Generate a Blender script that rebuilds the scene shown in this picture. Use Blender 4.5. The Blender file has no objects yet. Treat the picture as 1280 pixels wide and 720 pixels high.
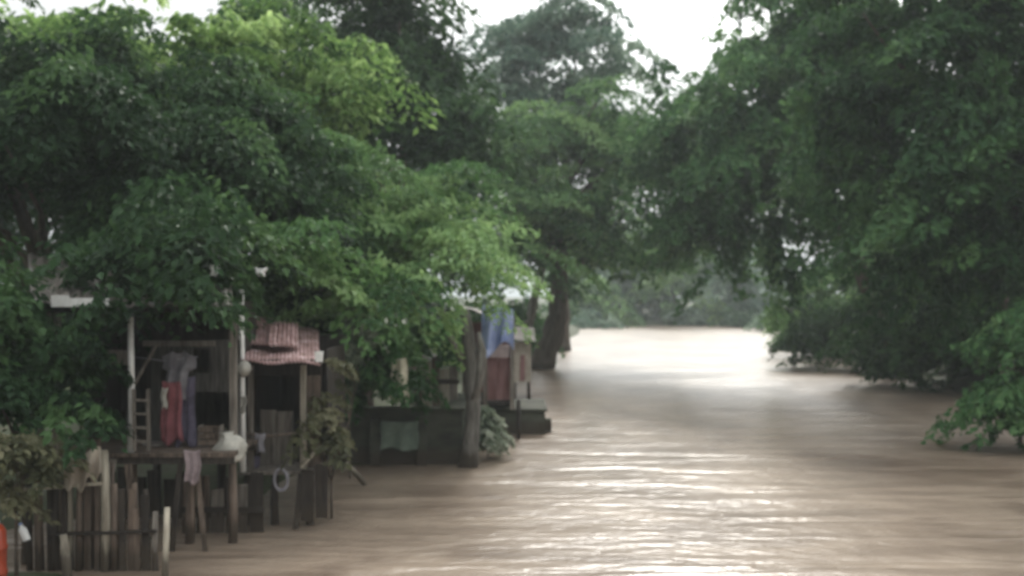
import bpy, math, random
import numpy as np
from mathutils import Vector, Matrix, noise as mnoise

sc = bpy.context.scene
C = sc.collection
R = math.radians
# ---------------------------------------------------------------- camera
F = 1372.0                      # focal length in photograph pixels (1280 wide)
HOR = 370.0                     # horizon row
CAMZ = 4.5
cam = bpy.data.cameras.new("camera")
cam.sensor_width = 36.0
cam.lens = 36.0 * F / 1280.0
cam.shift_y = (HOR - 360.0) / 1280.0
cam.clip_end = 6000
cam.dof.use_dof = True
cam.dof.focus_distance = 6.0    # handheld phone video, focused short
cam.dof.aperture_fstop = 1.6
co = bpy.data.objects.new("camera", cam); C.objects.link(co)
co.location = (0, 0, CAMZ); co.rotation_euler = (R(90), 0, 0)
sc.camera = co

# ---------------------------------------------------------------- world, sun, exposure
SUN_EL, SUN_AZ = R(37), R(10.5)     # behind thin cloud, up the river
w = bpy.data.worlds.new("World"); sc.world = w; w.use_nodes = True
nt = w.node_tree; bg = nt.nodes["Background"]
sky = nt.nodes.new("ShaderNodeTexSky"); sky.sky_type = 'NISHITA'; sky.sun_disc = False
sky.sun_elevation = SUN_EL; sky.sun_rotation = SUN_AZ
sky.dust_density = 4.0; sky.air_density = 1.0
tc = nt.nodes.new("ShaderNodeTexCoord")
cn = nt.nodes.new("ShaderNodeTexNoise"); cn.inputs["Scale"].default_value = 2.2; cn.inputs["Detail"].default_value = 5
nt.links.new(tc.outputs["Generated"], cn.inputs["Vector"])
cr = nt.nodes.new("ShaderNodeValToRGB")
cr.color_ramp.elements[0].position = .3; cr.color_ramp.elements[0].color = (15, 15.6, 16, 1)
cr.color_ramp.elements[1].position = .75; cr.color_ramp.elements[1].color = (20, 20.2, 20, 1)
nt.links.new(cn.outputs["Fac"], cr.inputs["Fac"])
mx = nt.nodes.new("ShaderNodeMix"); mx.data_type = 'RGBA'; mx.inputs["Factor"].default_value = .9
nt.links.new(sky.outputs["Color"], mx.inputs["A"]); nt.links.new(cr.outputs["Color"], mx.inputs["B"])
# the cloud is brighter round the hidden sun
SUND = Vector((math.sin(SUN_AZ) * math.cos(SUN_EL), math.cos(SUN_AZ) * math.cos(SUN_EL), math.sin(SUN_EL)))
vd = nt.nodes.new("ShaderNodeVectorMath"); vd.operation = 'DOT_PRODUCT'; vd.inputs[1].default_value = SUND
nt.links.new(tc.outputs["Generated"], vd.inputs[0])
def mth(op, a, v):
    n = nt.nodes.new("ShaderNodeMath"); n.operation = op; nt.links.new(a, n.inputs[0]); n.inputs[1].default_value = v; return n.outputs[0]
g1 = mth('MULTIPLY', mth('POWER', mth('MAXIMUM', vd.outputs["Value"], 0.0), 22.0), 3.0)
sx = nt.nodes.new("ShaderNodeSeparateXYZ"); nt.links.new(tc.outputs["Generated"], sx.inputs[0])
# overcast sky: about three times as bright overhead as at the horizon
ov = mth('MULTIPLY', mth('ADD', mth('MULTIPLY', mth('MAXIMUM', sx.outputs["Z"], 0.0), 2.2), 0.9), 0.25)
ga = nt.nodes.new("ShaderNodeMath"); ga.operation = 'ADD'; nt.links.new(g1, ga.inputs[0]); nt.links.new(ov, ga.inputs[1]); g2 = ga.outputs[0]
vs_ = nt.nodes.new("ShaderNodeVectorMath"); vs_.operation = 'SCALE'
nt.links.new(mx.outputs["Result"], vs_.inputs[0]); nt.links.new(g2, vs_.inputs["Scale"])
nt.links.new(vs_.outputs[0], bg.inputs["Color"])
bg.inputs["Strength"].default_value = 0.10
sl = bpy.data.lights.new("sun", 'SUN'); sl.energy = 1.2; sl.angle = R(10); sl.color = (1, .96, .88)
so = bpy.data.objects.new("sun", sl); C.objects.link(so)
so.rotation_euler = SUND.to_track_quat('Z', 'Y').to_euler()
so.location = (0, 0, 60)
sc.view_settings.view_transform = 'Standard'; sc.view_settings.look = 'None'
sc.view_settings.exposure = 0.68; sc.view_settings.gamma = 1.0
sc.view_settings.use_curve_mapping = False
cy = sc.cycles
cy.use_denoising = True
cy.max_bounces = 6; cy.diffuse_bounces = 3; cy.glossy_bounces = 3; cy.transmission_bounces = 3; cy.volume_bounces = 1
cy.filter_width = 1.8
cy.sample_clamp_indirect = 4

# ---------------------------------------------------------------- helpers
def P(px, py, Y):
    return Vector(((px - 640) / F * Y, Y, CAMZ - (py - HOR) / F * Y))
def M(px, Y):                   # pixels -> metres at depth Y
    return px / F * Y
ORG = {}
def tag(o, label=None, cat=None, group=None, kind=None):
    if label: o["label"] = label
    if cat: o["category"] = cat
    if group: o["group"] = group
    if kind: o["kind"] = kind
    return o
def thing(name, label, cat, loc, group=None):
    o = bpy.data.objects.new(name, None); C.objects.link(o)
    o.location = Vector(loc); o.empty_display_size = .3
    ORG[o.name] = Vector(loc)
    return tag(o, label, cat, group)

class MB:
    def __init__(s): s.v = []; s.f = []; s.sm = []
    def add(s, vs, fs, smooth=False):
        n = len(s.v); s.v += [Vector(v) for v in vs]
        for f in fs: s.f.append(tuple(i + n for i in f)); s.sm.append(smooth)
    def box(s, a, b, jit=0.0, seed=0):
        rnd = random.Random(seed)
        x0, y0, z0 = a; x1, y1, z1 = b
        vs = [(x, y, z) for z in (z0, z1) for y in (y0, y1) for x in (x0, x1)]
        if jit: vs = [tuple(c + rnd.uniform(-jit, jit) for c in v) for v in vs]
        s.add(vs, [(0, 2, 3, 1), (4, 5, 7, 6), (0, 1, 5, 4), (2, 6, 7, 3), (0, 4, 6, 2), (1, 3, 7, 5)])
    def rect(s, x0, y0, x1, y1, Y, th=.06, jit=.01, seed=0):   # board seen at pixels, at depth Y
        a = P(x0, y1, Y); b = P(x1, y0, Y)
        s.box((a.x, Y, a.z), (b.x, Y + th, b.z), jit, seed + int(x0 * 7 + y0))
    def beam(s, p, q, w_, h_):
        p = Vector(p); q = Vector(q); d = (q - p).normalized()
        up = Vector((0, 0, 1)) if abs(d.z) < .95 else Vector((0, 1, 0))
        r = d.cross(up).normalized() * w_ / 2; u = r.cross(d).normalized() * h_ / 2
        vs = [e + a * r + b * u for e in (p, q) for a, b in ((-1, -1), (1, -1), (1, 1), (-1, 1))]
        s.add(vs, [(0, 3, 2, 1), (4, 5, 6, 7), (0, 1, 5, 4), (1, 2, 6, 5), (2, 3, 7, 6), (3, 0, 4, 7)])
    def tube(s, pts, rad, n=10, wob=0, seed=0):
        rnd = random.Random(seed); pts = [Vector(p) for p in pts]; rings = []
        for i, p in enumerate(pts):
            d = (pts[min(i + 1, len(pts) - 1)] - pts[max(i - 1, 0)]).normalized()
            ref = Vector((0, 1, 0)) if abs(d.y) < .9 else Vector((1, 0, 0))
            a = d.cross(ref).normalized(); b = d.cross(a).normalized()
            r = rad[i] if hasattr(rad, '__len__') else rad
            rings.append([p + (a * math.cos(t) + b * math.sin(t)) * r * (1 + rnd.uniform(-wob, wob)) for t in [2 * math.pi * k / n for k in range(n)]])
        vs = [v for r_ in rings for v in r_]; fs = []
        for i in range(len(rings) - 1):
            for k in range(n):
                fs.append((i * n + k, i * n + (k + 1) % n, (i + 1) * n + (k + 1) % n, (i + 1) * n + k))
        fs.append(tuple(range(n - 1, -1, -1))); fs.append(tuple(range((len(rings) - 1) * n, len(rings) * n)))
        s.add(vs, fs, True)
    def lathe(s, prof, mat, n=20):                            # profile (r, z), Matrix
        vs = []; fs = []
        for r, z in prof:
            for k in range(n):
                t = 2 * math.pi * k / n; vs.append(mat @ Vector((r * math.cos(t), r * math.sin(t), z)))
        for i in range(len(prof) - 1):
            for k in range(n):
                fs.append((i * n + k, i * n + (k + 1) % n, (i + 1) * n + (k + 1) % n, (i + 1) * n + k))
        s.add(vs, fs, True)
    def grid(s, fn, nu, nv, smooth=True):
        vs = [fn(i / nu, j / nv) for j in range(nv + 1) for i in range(nu + 1)]
        fs = [(j * (nu + 1) + i, j * (nu + 1) + i + 1, (j + 1) * (nu + 1) + i + 1, (j + 1) * (nu + 1) + i) for j in range(nv) for i in range(nu)]
        s.add(vs, fs, smooth)
    def build(s, name, mat, parent=None, solid=0, bevel=0):
        if parent is not None: org = ORG[parent.name]
        else:
            xs = [v.x for v in s.v]; ys = [v.y for v in s.v]; zs = [v.z for v in s.v]
            org = Vector(((min(xs) + max(xs)) / 2, (min(ys) + max(ys)) / 2, min(zs)))
        me = bpy.data.meshes.new(name); me.from_pydata([v - org for v in s.v], [], s.f); me.update()
        me.polygons.foreach_set("use_smooth", s.sm)
        o = bpy.data.objects.new(name, me); C.objects.link(o); me.materials.append(mat)
        if parent is not None: o.parent = parent
        else: o.location = org
        ORG[o.name] = org
        if solid:
            m = o.modifiers.new("solid", 'SOLIDIFY'); m.thickness = solid; m.offset = 0
        if bevel:
            m = o.modifiers.new("bevel", 'BEVEL'); m.width = bevel; m.segments = 2; m.limit_method = 'ANGLE'
        return o

# ---------------------------------------------------------------- materials
def mat_new(name):
    m = bpy.data.materials.new(name); m.use_nodes = True
    return m, m.node_tree, m.node_tree.nodes["Principled BSDF"]
def mat_rough(name, c1, c2, rough=.85, scale=4, stretch=(1, 1, 1), bump=.3, c3=None, spec=.3, metal=0, tide=False):
    m, t, b = mat_new(name); N = t.nodes.new; L = t.links.new
    co_ = N("ShaderNodeTexCoord"); mp = N("ShaderNodeMapping"); mp.inputs["Scale"].default_value = stretch
    oi = N("ShaderNodeObjectInfo")
    L(co_.outputs["Object"], mp.inputs["Vector"])
    n1 = N("ShaderNodeTexNoise"); n1.noise_dimensions = '4D'; n1.inputs["Scale"].default_value = scale; n1.inputs["Detail"].default_value = 6; n1.inputs["Roughness"].default_value = .65
    mm = N("ShaderNodeMath"); mm.operation = 'MULTIPLY'; mm.inputs[1].default_value = 37
    L(oi.outputs["Random"], mm.inputs[0]); L(mm.outputs[0], n1.inputs["W"]); L(mp.outputs[0], n1.inputs["Vector"])
    rp = N("ShaderNodeValToRGB"); e = rp.color_ramp.elements
    e[0].position = .32; e[0].color = (*c1, 1); e[1].position = .68; e[1].color = (*c2, 1)
    if c3: k = e.new(.56); k.color = (*c3, 1)
    L(n1.outputs["Fac"], rp.inputs["Fac"])
    hv = N("ShaderNodeHueSaturation"); vr = N("ShaderNodeMapRange"); vr.inputs["To Min"].default_value = .8; vr.inputs["To Max"].default_value = 1.22
    L(oi.outputs["Random"], vr.inputs["Value"]); L(vr.outputs[0], hv.inputs["Value"]); L(rp.outputs[0], hv.inputs["Color"])
    if tide:                    # flood stain: ragged dark mud line above the water
        ge = N("ShaderNodeNewGeometry"); sp = N("ShaderNodeSeparateXYZ"); L(ge.outputs["Position"], sp.inputs[0])
        ad = N("ShaderNodeMath"); ad.operation = 'MULTIPLY_ADD'; ad.inputs[1].default_value = .5; L(n1.outputs["Fac"], ad.inputs[0]); L(sp.outputs["Z"], ad.inputs[2])
        tm = N("ShaderNodeMapRange"); tm.inputs["From Min"].default_value = .55; tm.inputs["From Max"].default_value = .75; tm.inputs["To Min"].default_value = .8; tm.inputs["To Max"].default_value = 0
        L(ad.outputs[0], tm.inputs["Value"])
        tx = N("ShaderNodeMix"); tx.data_type = 'RGBA'; tx.inputs["B"].default_value = (.045, .034, .023, 1)
        L(tm.outputs[0], tx.inputs["Factor"]); L(hv.outputs[0], tx.inputs["A"]); L(tx.outputs["Result"], b.inputs["Base Color"])
    else: L(hv.outputs[0], b.inputs["Base Color"])
    b.inputs["Roughness"].default_value = rough; b.inputs["Specular IOR Level"].default_value = spec; b.inputs["Metallic"].default_value = metal
    if bump:
        n2 = N("ShaderNodeTexNoise"); n2.inputs["Scale"].default_value = scale * 5; n2.inputs["Detail"].default_value = 4; L(mp.outputs[0], n2.inputs["Vector"])
        bp = N("ShaderNodeBump"); bp.inputs["Strength"].default_value = bump; bp.inputs["Distance"].default_value = .03
        L(n2.outputs["Fac"], bp.inputs["Height"]); L(bp.outputs[0], b.inputs["Normal"])
    return m
def mat_leaf(name, dark, mid, light, trans=.3, rough=.5):
    m, t, b = mat_new(name); N = t.nodes.new; L = t.links.new
    at = N("ShaderNodeAttribute"); at.attribute_name = "tint"
    rp = N("ShaderNodeValToRGB"); e = rp.color_ramp.elements
    e[0].position = .05; e[0].color = (*dark, 1); e[1].position = .97; e[1].color = (*light, 1)
    k = e.new(.5); k.color = (*mid, 1)
    L(at.outputs["Fac"], rp.inputs["Fac"]); L(rp.outputs[0], b.inputs["Base Color"])
    b.inputs["Roughness"].default_value = .6; b.inputs["Specular IOR Level"].default_value = .14
    tr = N("ShaderNodeBsdfTranslucent"); ms = N("ShaderNodeMixShader"); ms.inputs[0].default_value = trans
    hs = N("ShaderNodeHueSaturation"); hs.inputs["Value"].default_value = 1.6; hs.inputs["Hue"].default_value = .485
    L(rp.outputs[0], hs.inputs["Color"]); L(hs.outputs[0], tr.inputs["Color"])
    L(b.outputs[0], ms.inputs[1]); L(tr.outputs[0], ms.inputs[2]); L(ms.outputs[0], t.nodes["Material Output"].inputs["Surface"])
    return m
K = {}
K['bark'] = mat_rough("bark", (.045, .035, .025), (.15, .12, .095), .9, 2, (3, 3, .6), .8, tide=True)
K['palebark'] = mat_rough("pale_bark", (.07, .06, .045), (.42, .40, .36), .9, 2.5, (3, 3, .6), .8)
K['mud'] = mat_rough("mud", (.04, .035, .02), (.10, .08, .052), .85, .8, (1, 1, 1), .6, (.045, .06, .025))
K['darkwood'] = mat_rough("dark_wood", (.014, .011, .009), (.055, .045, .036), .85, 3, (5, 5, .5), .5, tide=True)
K['brownwood'] = mat_rough("brown_wood", (.04, .03, .023), (.20, .15, .115), .85, 3, (5, 5, .5), .5, tide=True)
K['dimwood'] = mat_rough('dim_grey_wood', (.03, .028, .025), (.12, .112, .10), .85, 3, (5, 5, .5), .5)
K['greywood'] = mat_rough("grey_wood", (.065, .055, .045), (.25, .22, .185), .85, 3, (5, 5, .5), .5, tide=True)
K['palewood'] = mat_rough("pale_wood", (.17, .145, .11), (.42, .38, .30), .8, 3, (5, 5, .5), .4, tide=True)
K['whitepaint'] = mat_rough("white_paint", (.5, .49, .46), (.78, .77, .74), .6, 3, (2, 2, 1), .2)
K['zinc'] = mat_rough("zinc_sheet", (.09, .085, .08), (.34, .34, .33), .55, 1.8, (1, 1, 1), .1, (.16, .14, .12), .4, .2)
K['rust'] = mat_rough("rusty_pink_sheet", (.13, .075, .06), (.74, .62, .62), .75, 4.5, (1.2, 1.0, 1.2), .2, (.42, .27, .26))
K['deadbark'] = mat_rough('dead_bark', (.04, .035, .028), (.24, .225, .20), .9, 2.5, (3, 3, .6), .8, tide=True)
K['concrete'] = mat_rough("stained_concrete", (.020, .019, .016), (.075, .07, .06), .9, 1.2, (1, 1, 2.2), .4, (.06, .065, .045), tide=True)
K['blue'] = mat_rough("blue_tarp", (.14, .20, .42), (.44, .51, .74), .55, 2, (1, 1, 1), .3)
K['greentarp'] = mat_rough("green_tarp", (.07, .10, .075), (.17, .21, .165), .7, 3, (1, 1, 1), .3)
K['redcloth'] = mat_rough("red_cloth", (.13, .04, .045), (.27, .10, .11), .9, 4, (1, 1, 1), .2)
K['violetcloth'] = mat_rough("violet_cloth", (.05, .042, .065), (.13, .115, .16), .9, 4, (1, 1, 1), .2)
K['greycloth'] = mat_rough("grey_cloth", (.11, .105, .12), (.27, .26, .28), .9, 4, (1, 1, 1), .2)
K['whitecloth'] = mat_rough("white_cloth", (.22, .21, .18), (.54, .52, .46), .9, 4, (1, 1, 1), .2)
K['pinkcloth'] = mat_rough("pink_cloth", (.20, .15, .155), (.38, .31, .315), .9, 4, (1, 1, 1), .2)
K['yellowcloth'] = mat_rough("pale_yellow_cloth", (.30, .27, .19), (.62, .58, .46), .9, 4, (1, 1, 1), .2)
K['maroon'] = mat_rough("maroon_boards", (.13, .055, .05), (.30, .17, .165), .85, 2, (4, 4, .6), .4)
K['pinkwall'] = mat_rough("pink_wall", (.30, .23, .22), (.55, .46, .44), .85, 2, (2, 2, 1), .3)
K['tanwall'] = mat_rough("tan_wall", (.24, .20, .16), (.46, .41, .34), .85, 2, (2, 2, 1), .3)
K['redplastic'] = mat_rough("red_plastic", (.22, .03, .012), (.40, .06, .02), .3, 3, (1, 1, 1), .05, spec=.5)
K['whiteplastic'] = mat_rough("white_plastic", (.62, .62, .60), (.8, .8, .78), .35, 3, (1, 1, 1), .05, spec=.5)
K['lf_dark'] = mat_leaf("leaf_dark", (.013, .033, .013), (.027, .064, .023), (.064, .125, .044), .28)
K['lf_mid'] = mat_leaf("leaf_mid", (.022, .062, .020), (.052, .130, .044), (.13, .24, .09), .32)
K['lf_lime'] = mat_leaf("leaf_lime", (.035, .085, .025), (.12, .22, .06), (.36, .50, .20), .45)
K['lf_fresh'] = mat_leaf('leaf_fresh', (.032, .082, .026), (.088, .18, .060), (.21, .33, .13), .32)
K['lf_shade'] = mat_leaf('leaf_shade', (.014, .042, .016), (.033, .085, .029), (.08, .16, .056), .28)
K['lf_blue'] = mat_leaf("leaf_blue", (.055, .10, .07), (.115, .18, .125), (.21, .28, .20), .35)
K['lf_olive'] = mat_leaf("leaf_olive", (.05, .055, .03), (.10, .105, .055), (.22, .21, .13), .3)
K['lf_pale'] = mat_leaf("leaf_pale", (.10, .13, .09), (.2, .24, .17), (.42, .45, .36), .3)

# ---------------------------------------------------------------- river, banks
LEFT = [(-7.0, -80), (-6.6, 0), (-5.4, 14), (-5.55, 18), (-5.6, 20.4), (-5.0, 22), (-5.4, 26), (-5.2, 29.0), (-1.1, 29.4), (-.6, 33), (.4, 36.5), (.2, 48), (.3, 68), (3.5, 95), (8, 130), (10, 158)]
RIGHT = [(34, 176), (42, 172), (37, 137), (28, 100), (21.5, 70), (21.4, 57), (19.5, 42), (15.6, 33), (14.5, 22), (14, 10), (14, 0), (15, -80)]
POLY = np.array(LEFT + RIGHT, float)
def river_sd(x, y):             # signed distance: negative in the river
    d = np.full(x.shape, 1e9); inside = np.zeros(x.shape, bool)
    n = len(POLY)
    for i in range(n):
        a = POLY[i]; b = POLY[(i + 1) % n]
        e = b - a; t = np.clip(((x - a[0]) * e[0] + (y - a[1]) * e[1]) / (e @ e), 0, 1)
        d = np.minimum(d, np.hypot(x - a[0] - t * e[0], y - a[1] - t * e[1]))
        c = ((a[1] > y) != (b[1] > y)) & (x < (b[0] - a[0]) * (y - a[1]) / (b[1] - a[1] + 1e-12) + a[0])
        inside ^= c
    return np.where(inside, -d, d)
def bank_h(x, y):
    sd = river_sd(x, y)
    top = np.where(x < 5 + y * .07, -.02 + .12 * (y > 20) + np.clip((y - 22) / 8, 0, 1) * .75, .7)
    wob = .25 * np.sin(x * .7 + 1.3 * np.sin(y * .4)) * np.sin(y * .55 + .8 * np.sin(x * .3))
    up = -.15 + (top + .15) * (1 - np.exp(-np.maximum(sd, 0) / .9)) + np.clip(sd - 2, 0, 200) * .012 + wob * np.clip(sd / 3, 0, 1)
    return np.where(sd < 0, -.15 + np.maximum(sd * .6, -2.0), up)
def ground_z(x, y): return float(bank_h(np.array([float(x)]), np.array([float(y)]))[0])
gx = np.concatenate([np.linspace(-1500, -120, 14), np.linspace(-110, -22, 34), np.linspace(-20, 48, 150), np.linspace(52, 130, 24), np.linspace(150, 1500, 14)])
gy = np.concatenate([np.linspace(-900, -90, 8), np.linspace(-80, 8, 24), np.linspace(10, 80, 150), np.linspace(82, 200, 70), np.linspace(210, 1800, 22)])
GX, GY = np.meshgrid(gx, gy)
GZ = bank_h(GX, GY)
def np_mesh(name, verts, quads, mat, smooth=True):
    me = bpy.data.meshes.new(name)
    me.vertices.add(len(verts)); me.vertices.foreach_set("co", np.ascontiguousarray(verts, dtype=np.float32).ravel())
    me.loops.add(quads.size); me.loops.foreach_set("vertex_index", quads.astype(np.int32).ravel())
    me.polygons.add(len(quads)); me.polygons.foreach_set("loop_start", np.arange(0, quads.size, 4, dtype=np.int32))
    me.polygons.foreach_set("use_smooth", np.full(len(quads), smooth))
    me.update(calc_edges=True); me.materials.append(mat)
    return me
def grid_quads(nx, ny):
    i, j = np.meshgrid(np.arange(nx - 1), np.arange(ny - 1)); a = (j * nx + i).ravel()
    return np.stack([a, a + 1, a + nx + 1, a + nx], 1)
me = np_mesh("ground", np.stack([GX.ravel(), GY.ravel(), GZ.ravel()], 1), grid_quads(len(gx), len(gy)), K['mud'])
go = bpy.data.objects.new("ground", me); C.objects.link(go); tag(go, kind="structure")

# water
m, t, b = mat_new("muddy_water"); N = t.nodes.new; L = t.links.new
tcw = N("ShaderNodeTexCoord")
def wnoise(scale, stretch, detail, rough=.5, dist=0):
    mp = N("ShaderNodeMapping"); mp.inputs["Scale"].default_value = stretch; L(tcw.outputs["Object"], mp.inputs["Vector"])
    n = N("ShaderNodeTexNoise"); n.inputs["Scale"].default_value = scale; n.inputs["Detail"].default_value = detail
    n.inputs["Roughness"].default_value = rough; n.inputs["Distortion"].default_value = dist
    L(mp.outputs[0], n.inputs["Vector"]); return n
silt = wnoise(.22, (1, .55, 1), 4, .6, .6)
rp = N("ShaderNodeValToRGB"); e = rp.color_ramp.elements
e[0].position = .36; e[0].color = (.11, .078, .057, 1); e[1].position = .66; e[1].color = (.33, .262, .20, 1)  # silt tones, spread wider to hold the dark reflection streaks as well
foam_reflect = wnoise(.8, (.4, 1.8, 1), 4, .6, .8)  # foam-like streaks; ripple reflections are painted into the water colour with them
fm = N("ShaderNodeMix"); fm.inputs["Factor"].default_value = .4
L(silt.outputs["Fac"], fm.inputs["A"]); L(foam_reflect.outputs["Fac"], fm.inputs["B"]); L(fm.outputs["Result"], rp.inputs["Fac"]); L(rp.outputs[0], b.inputs["Base Color"])
b.inputs["Roughness"].default_value = .28; b.inputs["IOR"].default_value = 1.33
b1 = N("ShaderNodeBump"); b1.inputs["Strength"].default_value = 1; b1.inputs["Distance"].default_value = .26
b2 = N("ShaderNodeBump"); b2.inputs["Strength"].default_value = 1; b2.inputs["Distance"].default_value = .05
w1 = wnoise(.5, (.38, 1.5, 1), 2, .45, .5)
slick = wnoise(.16, (.45, 1.7, 1), 3, .55, .8)                  # calm slicks between the rippled patches
sr = N("ShaderNodeMapRange"); sr.inputs["From Min"].default_value = .38; sr.inputs["From Max"].default_value = .62; sr.inputs["To Min"].default_value = .35; sr.inputs["To Max"].default_value = 1.0
L(slick.outputs["Fac"], sr.inputs["Value"]); L(sr.outputs[0], b1.inputs["Strength"]); w2 = wnoise(2.6, (.6, 1.3, 1), 3, .55, .4)
L(w1.outputs["Fac"], b1.inputs["Height"]); L(w2.outputs["Fac"], b2.inputs["Height"])
L(b1.outputs[0], b2.inputs["Normal"]); L(b2.outputs[0], b.inputs["Normal"])
wx = np.linspace(-30, 60, 46); wy = np.linspace(-85, 200, 143)
WX, WY = np.meshgrid(wx, wy)
me = np_mesh("river_water", np.stack([WX.ravel(), WY.ravel(), np.zeros(WX.size)], 1), grid_quads(len(wx), len(wy)), m)
wo = bpy.data.objects.new("river_water", me); C.objects.link(wo); tag(wo, kind="structure")

# haze over the whole place
hb = MB(); hb.box((-1600, -1000, -4), (1600, 1900, 36))
m = bpy.data.materials.new("haze"); m.use_nodes = True; t = m.node_tree; t.nodes.clear()
ou = t.nodes.new("ShaderNodeOutputMaterial"); pv = t.nodes.new("ShaderNodeVolumePrincipled")
pv.inputs["Color"].default_value = (.80, .87, .90, 1); pv.inputs["Density"].default_value = .00065; pv.inputs["Anisotropy"].default_value = .2
t.links.new(pv.outputs[0], ou.inputs["Volume"])
tag(hb.build("haze", m), kind="stuff")

# ---------------------------------------------------------------- foliage
def leaf_mesh(name, mat, P0, D, NRM, Ln, Wd, tint, parent, org):
    """one bent rhombus per leaf"""
    S = np.cross(D, NRM); S /= np.linalg.norm(S, axis=1)[:, None] + 1e-9
    U = np.cross(S, D)
    L_ = Ln[:, None]; W_ = Wd[:, None]
    a = P0 - D * L_ * .5
    c = P0 + D * L_ * .5 - U * L_ * .12
    b_ = P0 + S * W_ * .5 - D * L_ * .05 + U * W_ * .12
    d_ = P0 - S * W_ * .5 - D * L_ * .05 + U * W_ * .12
    V = np.stack([a, b_, c, d_], 1).reshape(-1, 3) - np.array(org)
    me = np_mesh(name, V, np.arange(len(V)).reshape(-1, 4), mat, False)
    at = me.attributes.new("tint", 'FLOAT', 'FACE'); at.data.foreach_set("value", np.clip(tint, 0, 1).astype(np.float32))
    o = bpy.data.objects.new(name, me); C.objects.link(o); o.parent = parent; ORG[o.name] = Vector(org)
    return o
def unit(v): return v / (np.linalg.norm(v, axis=-1, keepdims=True) + 1e-9)
def pads_in(blobs, pr, dens, rng, layers=0):
    out = []; od = []
    for (px, py, Y, rx, rz, rd) in blobs:
        c = P(px, py, Y); ax = M(rx, Y); az = M(rz, Y)
        area = 2 * math.pi * (ax * rd + ax * az + rd * az) * .67
        n = max(4, int(dens * area / (math.pi * pr * pr)))
        nb = max(4, n // 9)                                   # boughs, then leaf pads round each bough
        d = unit(rng.normal(size=(nb, 3))); rr = rng.uniform(.15, 1, nb) ** .45
        ph = rng.uniform(0, 6.28, 3)
        lump = 1 + .22 * np.sin(d[:, 0] * 5 + ph[0]) * np.sin(d[:, 2] * 6 + ph[1]) + .12 * np.sin(d[:, 1] * 9 + ph[2])
        bc = d * (rr * lump)[:, None] * np.array([ax, rd, az])
        if layers:
            st = 2 * az / layers; bc[:, 2] = np.round(bc[:, 2] / st) * st + rng.normal(0, st * .13, nb)
        bi = rng.integers(0, nb, n); bs_ = rng.uniform(.6, 1.3, nb)[bi][:, None]
        lo = rng.normal(0, 1, (n, 3)) * bs_ * pr * np.array([1.2, 1.1, .3 if layers else .55])
        lo[:, 2] -= .22 * np.hypot(lo[:, 0], lo[:, 1]) ** 2 / (pr * bs_[:, 0] * 1.5)
        q = bc[bi] + lo
        out.append(q + np.array(c)); od.append(.45 * q[:, :2] / np.array([ax, rd]) + .55 * np.clip(lo[:, :2] / (1.5 * pr), -1.4, 1.4))
    return np.concatenate(out), np.concatenate(od)
DENS = 1.9; PER = 1.7
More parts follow.
